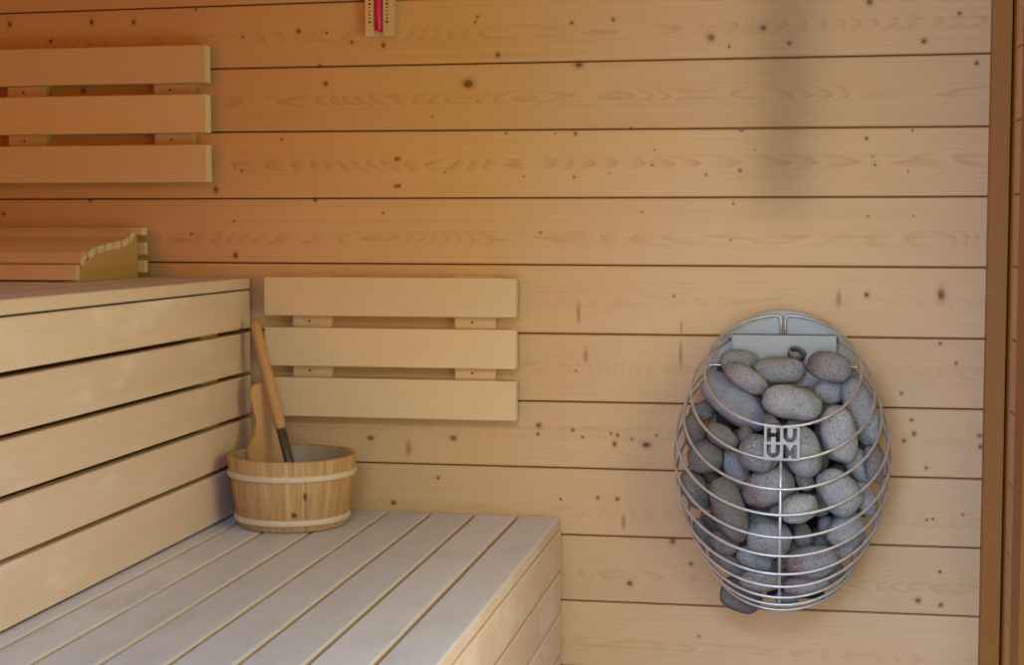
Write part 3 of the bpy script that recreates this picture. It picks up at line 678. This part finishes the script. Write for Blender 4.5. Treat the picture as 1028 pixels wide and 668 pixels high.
# ------------------------------------------------------------------ stones
SM = {'g': stone_mat('grey_stone', (145, 145, 147), (74, 73, 75), (204, 203, 203)),
      'b': stone_mat('blue_grey_stone', (140, 142, 147), (77, 79, 84), (191, 193, 198), speck=0.75),
      's': stone_mat('speckled_stone', (128, 128, 128), (55, 54, 56), (212, 212, 211), speck=1.3),
      'd': stone_mat('dark_stone', (111, 107, 104), (55, 50, 50), (170, 166, 163)),
      'r': stone_mat('reddish_stone', (142, 139, 139), (74, 68, 70), (202, 198, 198), red=(115, 77, 78))}
STONES = [
(-0.0028,-0.1973,-0.7994,0.0577,0.0354,0.0372,12,0,'g',"grey oval sauna stone lying flat in the middle of the cage's open top"),
(-0.0889,-0.1657,-0.7591,0.0473,0.0218,0.0228,32,0,'r','slim elongated sauna stone above the largest slanting stone, its left tip reddish'),
(-0.1102,-0.1362,-0.8065,0.0791,0.0383,0.0306,40,20,'b','largest long grey sauna stone, slanting across the upper left of the cage'),
(-0.1697,-0.1011,-0.7878,0.0172,0.0093,0.0058,78,10,'r','sliver of reddish brown sauna stone behind the upper end of the largest slanting stone'),
(0.0182,-0.2402,-0.8865,0.0496,0.0331,0.0347,75,0,'g','upright egg-shaped sauna stone right behind the lettered steel badge'),
(0.0834,-0.2057,-0.8581,0.0573,0.0333,0.0350,80,0,'g','tall grey sauna stone standing just right of the lettered badge'),
(-0.0280,-0.1250,-0.7466,0.0516,0.0267,0.0281,0,0,'g','kidney-shaped sauna stone lying just in front of the steel sensor tube'),
(0.0651,-0.1397,-0.7380,0.0434,0.0302,0.0317,12,0,'r','rounded sauna stone with a reddish left end at the top right of the heap'),
(0.0663,-0.1102,-0.7867,0.0325,0.0267,0.0166,-10,0,'g','small blunt sauna stone below the red-ended stone at top right'),
(-0.1062,-0.1101,-0.7337,0.0386,0.0251,0.0201,5,0,'g','pale sauna stone at the back left against the steel deflector plate'),
(0.1269,-0.1421,-0.8211,0.0711,0.0301,0.0241,74,18,'g','long upright grey sauna stone along the upper right side of the cage'),
(-0.0634,-0.2393,-0.8907,0.0406,0.0351,0.0368,15,0,'s','round coarse speckled sauna stone just left of the lettered badge'),
(0.0840,-0.2331,-0.9617,0.0496,0.0367,0.0386,48,0,'g','big smooth pale sauna stone right of centre, below the tall stone'),
(-0.0450,-0.2120,-0.9581,0.0541,0.0354,0.0372,-25,0,'r','reddish purple sauna stone behind the upper part of the centre rod'),
(-0.1058,-0.1726,-0.9320,0.0474,0.0228,0.0239,68,0,'g','narrow leaning sauna stone left of the speckled stone near the badge'),
(-0.1630,-0.1978,-0.9069,0.0340,0.0321,0.0330,0,0,'d',"round dark sauna stone at the left side, level with the badge's lower edge"),
(0.1221,-0.1620,-0.9197,0.0413,0.0244,0.0256,52,0,'g','slanting grey sauna stone right of the big smooth pale stone'),
(0.0121,-0.2686,-0.9873,0.0365,0.0274,0.0287,-20,0,'g','blunt triangular sauna stone right of the centre rod at mid height'),
(-0.1154,-0.2440,-0.9960,0.0668,0.0315,0.0331,72,0,'d','long upright sauna stone left of centre in the lower half of the cage'),
(-0.0439,-0.2143,-1.0538,0.0448,0.0374,0.0392,15,0,'g','broad round sauna stone behind the centre rod in the lower half'),
(0.0969,-0.1991,-1.0347,0.0391,0.0279,0.0293,-45,0,'g','grey sauna stone tucked under the big smooth pale stone'),
(0.0371,-0.2306,-1.0943,0.0499,0.0314,0.0330,-8,0,'r','wide domed sauna stone with a rusty left end right of the centre rod'),
(-0.1826,-0.1775,-0.9738,0.0419,0.0248,0.0260,65,0,'d','dark leaning sauna stone at the left edge, under the round dark one'),
(0.1333,-0.1845,-0.9807,0.0354,0.0205,0.0215,62,0,'g','mid grey sauna stone at the right edge, just right of the big smooth pale stone'),
(0.1480,-0.1935,-0.9134,0.0389,0.0185,0.0115,82,0,'d','dark upright sauna stone at the extreme right edge of the cage'),
(-0.1306,-0.2173,-0.8636,0.0355,0.0205,0.0216,32,0,'d','shadowed sauna stone wedged under the largest slanting stone'),
(-0.1875,-0.1504,-0.8642,0.0345,0.0192,0.0201,70,0,'d','brownish sauna stone at the far left edge, level with the top of the badge'),
(-0.0684,-0.1772,-1.1005,0.0379,0.0228,0.0239,20,0,'g','flattish sauna stone beneath the broad round stone behind the rod'),
(0.0269,-0.2031,-1.1423,0.0449,0.0206,0.0216,-8,0,'r','flat sauna stone with a pinkish end near the bottom, right of the rod'),
(-0.0578,-0.2145,-1.1376,0.0393,0.0206,0.0216,5,0,'s','pitted sauna stone near the bottom, left of the centre rod'),
(0.1016,-0.1599,-1.0716,0.0434,0.0207,0.0218,-42,0,'g','sauna stone lying along the lower right curve of the cage'),
(-0.1197,-0.1549,-1.1124,0.0403,0.0211,0.0221,30,0,'d','brown-grey sauna stone lying along the lower left curve of the cage'),
(0.0204,-0.1899,-1.0506,0.0244,0.0188,0.0197,85,0,'d','small dark sauna stone in the gap between broad round and domed stones'),
(-0.1253,-0.2140,-1.0663,0.0282,0.0225,0.0237,30,0,'d','dark sauna stone directly under the long upright one at lower left'),
(-0.1643,-0.1878,-1.0558,0.0361,0.0152,0.0160,62,0,'d','thin dark sauna stone squeezed against the lower left rods'),
(0.0757,-0.1646,-1.1294,0.0264,0.0170,0.0179,-32,0,'d','small sauna stone between rusty domed stone and lower right rods'),
(0.0228,-0.1864,-0.9470,0.0225,0.0169,0.0177,60,0,'r',"small purplish sauna stone half hidden below the badge's right-hand stone"),
(0.0629,-0.1647,-1.0369,0.0207,0.0151,0.0158,90,0,'r','small purplish sauna stone deep in the dark gap under the big pale stone'),
(0.0051,-0.1706,-0.8476,0.0188,0.0150,0.0158,0,0,'g','small sauna stone tip showing above the lettered badge'),
(0.0457,-0.1580,-0.8332,0.0170,0.0132,0.0138,60,0,'d','small dark sauna stone in the gap left of the tall stone'),
(-0.0975,-0.1274,-1.1868,0.0445,0.0329,0.0346,24,0,'d','dark sauna stone poking out below the cage at lower left'),
(-0.0078,-0.1872,-1.1724,0.0245,0.0132,0.0139,0,0,'d','small dark sauna stone low behind the bottom rods, beside the centre rod'),
(0.0546,-0.1774,-0.9914,0.0286,0.0216,0.0227,127,0,'d','sliver of dark sauna stone between the triangular stone and the big smooth pale stone'),
(0.0445,-0.1733,-0.9042,0.0326,0.0231,0.0242,90,0,'d','sliver of dark sauna stone between the egg-shaped and the tall stone near the badge'),
(-0.0452,-0.1772,-0.8967,0.0286,0.0236,0.0248,90,0,'g',''),
(0.1187,-0.1416,-0.9989,0.0346,0.0243,0.0255,9,0,'g',''),
(-0.1125,-0.1855,-1.0130,0.0372,0.0261,0.0274,107,0,'g',''),
(0.0000,-0.1571,-1.0820,0.0314,0.0247,0.0259,14,0,'g',''),
(-0.0112,-0.1529,-0.9903,0.0297,0.0218,0.0229,146,0,'g',''),
(0.0648,-0.1307,-0.8731,0.0342,0.0254,0.0267,74,0,'g',''),
(0.0794,-0.1334,-0.9516,0.0315,0.0231,0.0242,138,0,'g',''),
(-0.0032,-0.1472,-0.9293,0.0326,0.0280,0.0294,7,0,'g',''),
(0.0168,-0.1244,-0.8301,0.0331,0.0243,0.0255,24,0,'g',''),
(-0.0614,-0.1406,-1.0322,0.0410,0.0328,0.0344,18,0,'d','dark sauna stone in the gap between the reddish purple and broad round stones'),
(0.0536,-0.1229,-1.0856,0.0385,0.0297,0.0312,88,0,'d','sliver of dark sauna stone just above the wide domed rusty-ended stone'),
(-0.0277,-0.1230,-0.8668,0.0299,0.0241,0.0253,171,0,'g',''),
(0.0404,-0.1194,-0.9988,0.0333,0.0267,0.0280,41,0,'g',''),
(-0.0636,-0.1230,-0.9482,0.0330,0.0240,0.0252,8,0,'g',''),
(-0.0974,-0.1252,-0.8883,0.0307,0.0260,0.0273,111,0,'g',''),
(-0.1406,-0.1445,-1.0522,0.0396,0.0279,0.0292,22,0,'d','dark sauna stone half hidden left of the long upright stone in the lower half'),
(-0.1165,-0.1355,-0.9875,0.0312,0.0230,0.0241,56,0,'g',''),
(-0.1422,-0.1234,-0.9201,0.0303,0.0219,0.0230,24,0,'g',''),
(-0.0316,-0.1145,-1.0892,0.0315,0.0244,0.0256,94,0,'g',''),
(0.0203,-0.2151,-1.0019,0.0187,0.0165,0.0173,77,0,'g',''),
(-0.0403,-0.2153,-0.8411,0.0215,0.0163,0.0171,53,0,'d',"dark sauna stone glimpsed just above the badge's upper left corner"),
(-0.0274,-0.2099,-1.0042,0.0171,0.0141,0.0148,3,0,'g',''),
(0.0087,-0.1807,-0.8861,0.0184,0.0146,0.0154,94,0,'g',''),
(-0.1323,-0.1983,-0.9674,0.0208,0.0158,0.0166,5,0,'g',''),
(-0.0897,-0.1833,-0.8651,0.0198,0.0153,0.0160,121,0,'d','dark sauna stone showing between the largest slanting stone and the speckled stone'),
(0.0219,-0.1430,-0.7885,0.0181,0.0155,0.0163,5,0,'g',''),
(-0.0149,-0.1737,-1.1348,0.0193,0.0151,0.0158,180,0,'g',''),
(0.1488,-0.1280,-0.9126,0.0171,0.0139,0.0146,130,0,'g',''),
(0.0877,-0.1335,-1.0345,0.0198,0.0140,0.0147,70,0,'g',''),
(-0.0270,-0.1393,-0.8095,0.0209,0.0152,0.0159,135,0,'g',''),
(0.1378,-0.1135,-0.8794,0.0239,0.0171,0.0179,135,0,'g',''),
(0.1028,-0.1218,-0.9060,0.0180,0.0131,0.0138,156,0,'g',''),
(0.0996,-0.1031,-0.8322,0.0175,0.0124,0.0130,93,0,'g',''),
(0.0992,-0.1209,-1.0898,0.0183,0.0134,0.0141,53,0,'g',''),
(-0.0042,-0.1229,-1.0484,0.0226,0.0174,0.0183,45,0,'g',''),
(0.0445,-0.1064,-0.9391,0.0198,0.0154,0.0162,112,0,'g',''),
(0.0238,-0.1082,-0.9099,0.0200,0.0159,0.0167,180,0,'g',''),
(-0.0845,-0.1400,-1.0796,0.0181,0.0159,0.0167,101,0,'g',''),
(-0.1611,-0.1314,-0.9546,0.0200,0.0155,0.0163,19,0,'d','dark sauna stone between the round dark one and the long upright one at left'),
(-0.0181,-0.1077,-0.9973,0.0248,0.0182,0.0191,70,0,'g',''),
(-0.1456,-0.1228,-0.8724,0.0234,0.0187,0.0196,162,0,'g',''),
(-0.1533,-0.1332,-1.0026,0.0191,0.0139,0.0146,98,0,'g',''),
(-0.0756,-0.1109,-1.0952,0.0189,0.0153,0.0161,129,0,'g',''),
(-0.1895,-0.1179,-0.8893,0.0202,0.0142,0.0149,25,0,'g',''),
(-0.1752,-0.1113,-0.8316,0.0253,0.0197,0.0207,167,0,'d','dark sauna stone tucked under the left end of the largest slanting stone'),
]
def stone_mesh(L, seed, sub):
    rg = random.Random(seed); b = bmesh.new(); bmesh.ops.create_icosphere(b, subdivisions=sub, radius=1.0)
    o = Vector((rg.uniform(0, 50), rg.uniform(0, 50), rg.uniform(0, 50)))
    planes = [(Vector((rg.gauss(0, 1), rg.gauss(0, 1), rg.gauss(0, 1))).normalized(), rg.uniform(0.84, 0.95)) for _ in range(4)]
    for v in b.verts:
        n_ = v.co.normalized()
        s = 1.03 + 0.16 * noise.noise(n_ * 0.9 + o) + 0.07 * noise.noise(n_ * 2.3 + o) + 0.022 * noise.noise(n_ * 6.5 + o) - 0.035 * max(0.0, noise.noise(n_ * 4.3 - o) - 0.25)
        p = n_ * min(s - 0.03, 1.0) / (abs(n_.x) ** 2.4 + abs(n_.y) ** 2.4 + abs(n_.z) ** 2.4) ** (1 / 2.4)
        for d, h in planes:
            q = p.dot(d)
            if q > h: p -= d * (q - h) * 0.72
        v.co = Vector((p.x * L[0] * 0.985, p.y * L[1] * 0.985, p.z * L[2] * 0.975))
    for f in b.faces: f.smooth = True
    return b
for i, (x, y, z, a, b_, c, rot, tl, kind, label) in enumerate(STONES):
    bm = stone_mesh((a, b_, c), 100 + i, 4 if label else 3)
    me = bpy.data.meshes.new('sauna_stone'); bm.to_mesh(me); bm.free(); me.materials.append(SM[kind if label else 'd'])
    o = bpy.data.objects.new('sauna_stone', me); COL.objects.link(o)
    q = math.radians(rot); axv = R_ * math.cos(q) - U_ * math.sin(q); bxv = R_ * math.sin(q) + U_ * math.cos(q); cxv = axv.cross(bxv)
    back = cxv if cxv.dot(F_) > 0 else -cxv
    axv = axv * math.cos(math.radians(tl)) - back * math.sin(math.radians(tl)); cxv = axv.cross(bxv)
    Mx = Matrix.Identity(4)
    for r in range(3): Mx[r][0], Mx[r][1], Mx[r][2] = axv[r], bxv[r], cxv[r]
    Mx[0][3], Mx[1][3], Mx[2][3] = x, y, z + FZ
    o.matrix_world = Mx
    tag(o, label or 'dark sauna stone deep inside the heater, all but hidden by the outer stones', 'stone', 'sauna stones inside the wire heater')

# ------------------------------------------------------------------ light
w = bpy.data.worlds.new('sky'); scene.world = w; w.use_nodes = True
bg = w.node_tree.nodes['Background']; bg.inputs[0].default_value = (0.72, 0.86, 1.0, 1); bg.inputs[1].default_value = 0.03
def area(name, loc, rot, sx, sy, power, col):
    l = bpy.data.lights.new(name, 'AREA'); l.shape = 'RECTANGLE'; l.size = sx; l.size_y = sy; l.energy = power; l.color = col
    o = bpy.data.objects.new(name, l); o.location = loc; o.rotation_euler = rot; COL.objects.link(o); return o
# sky light: from the left and from high up through the doorway, and through the window in the right wall
def rgb_area(name, loc, rot, sx, sy, rgb):
    m = max(rgb); return area(name, loc, rot, sx, sy, m, tuple(c / m for c in rgb))
rgb_area('sky_doorway', (-1.3, -5.9, 1.25), (PI / 2, 0, -0.2), 1.2, 2.2, (64, 105, 184))
rgb_area('sky_doorway_middle', (-0.4, -5.9, 1.25), (PI / 2, 0, 0), 0.6, 2.2, (27, 26, 8))
rgb_area('sky_above', (0.0, -5.35, 3.37), (PI / 2 - 0.52, 0, 0), 2.2, 1.6, (118, 170, 290))
rgb_area('daylight_window', (XR + 0.05, (WY0 + WY1) / 2, 1.12), (0, PI / 2, 0), 0.6, 1.2, (5.6, 6.4, 0.5))
rgb_area('daylight_window_low', (XR + 0.05, -1.25, 0.55), (0, PI / 2, 0), 0.6, 0.5, (5.0, 4.1, 4.7))
# added warm fill by the left wall, unseen; reddens the upper left
rgb_area('warm_fill_left', (-1.74, -2.2, 1.40), (PI / 2, 0, -0.35), 0.25, 0.25, (5.1, 0.4, 0.02))

scene.view_settings.view_transform = 'Standard'; scene.view_settings.look = 'None'
scene.view_settings.gamma = 1.0; scene.view_settings.use_curve_mapping = False
scene.view_settings.exposure = 0.05
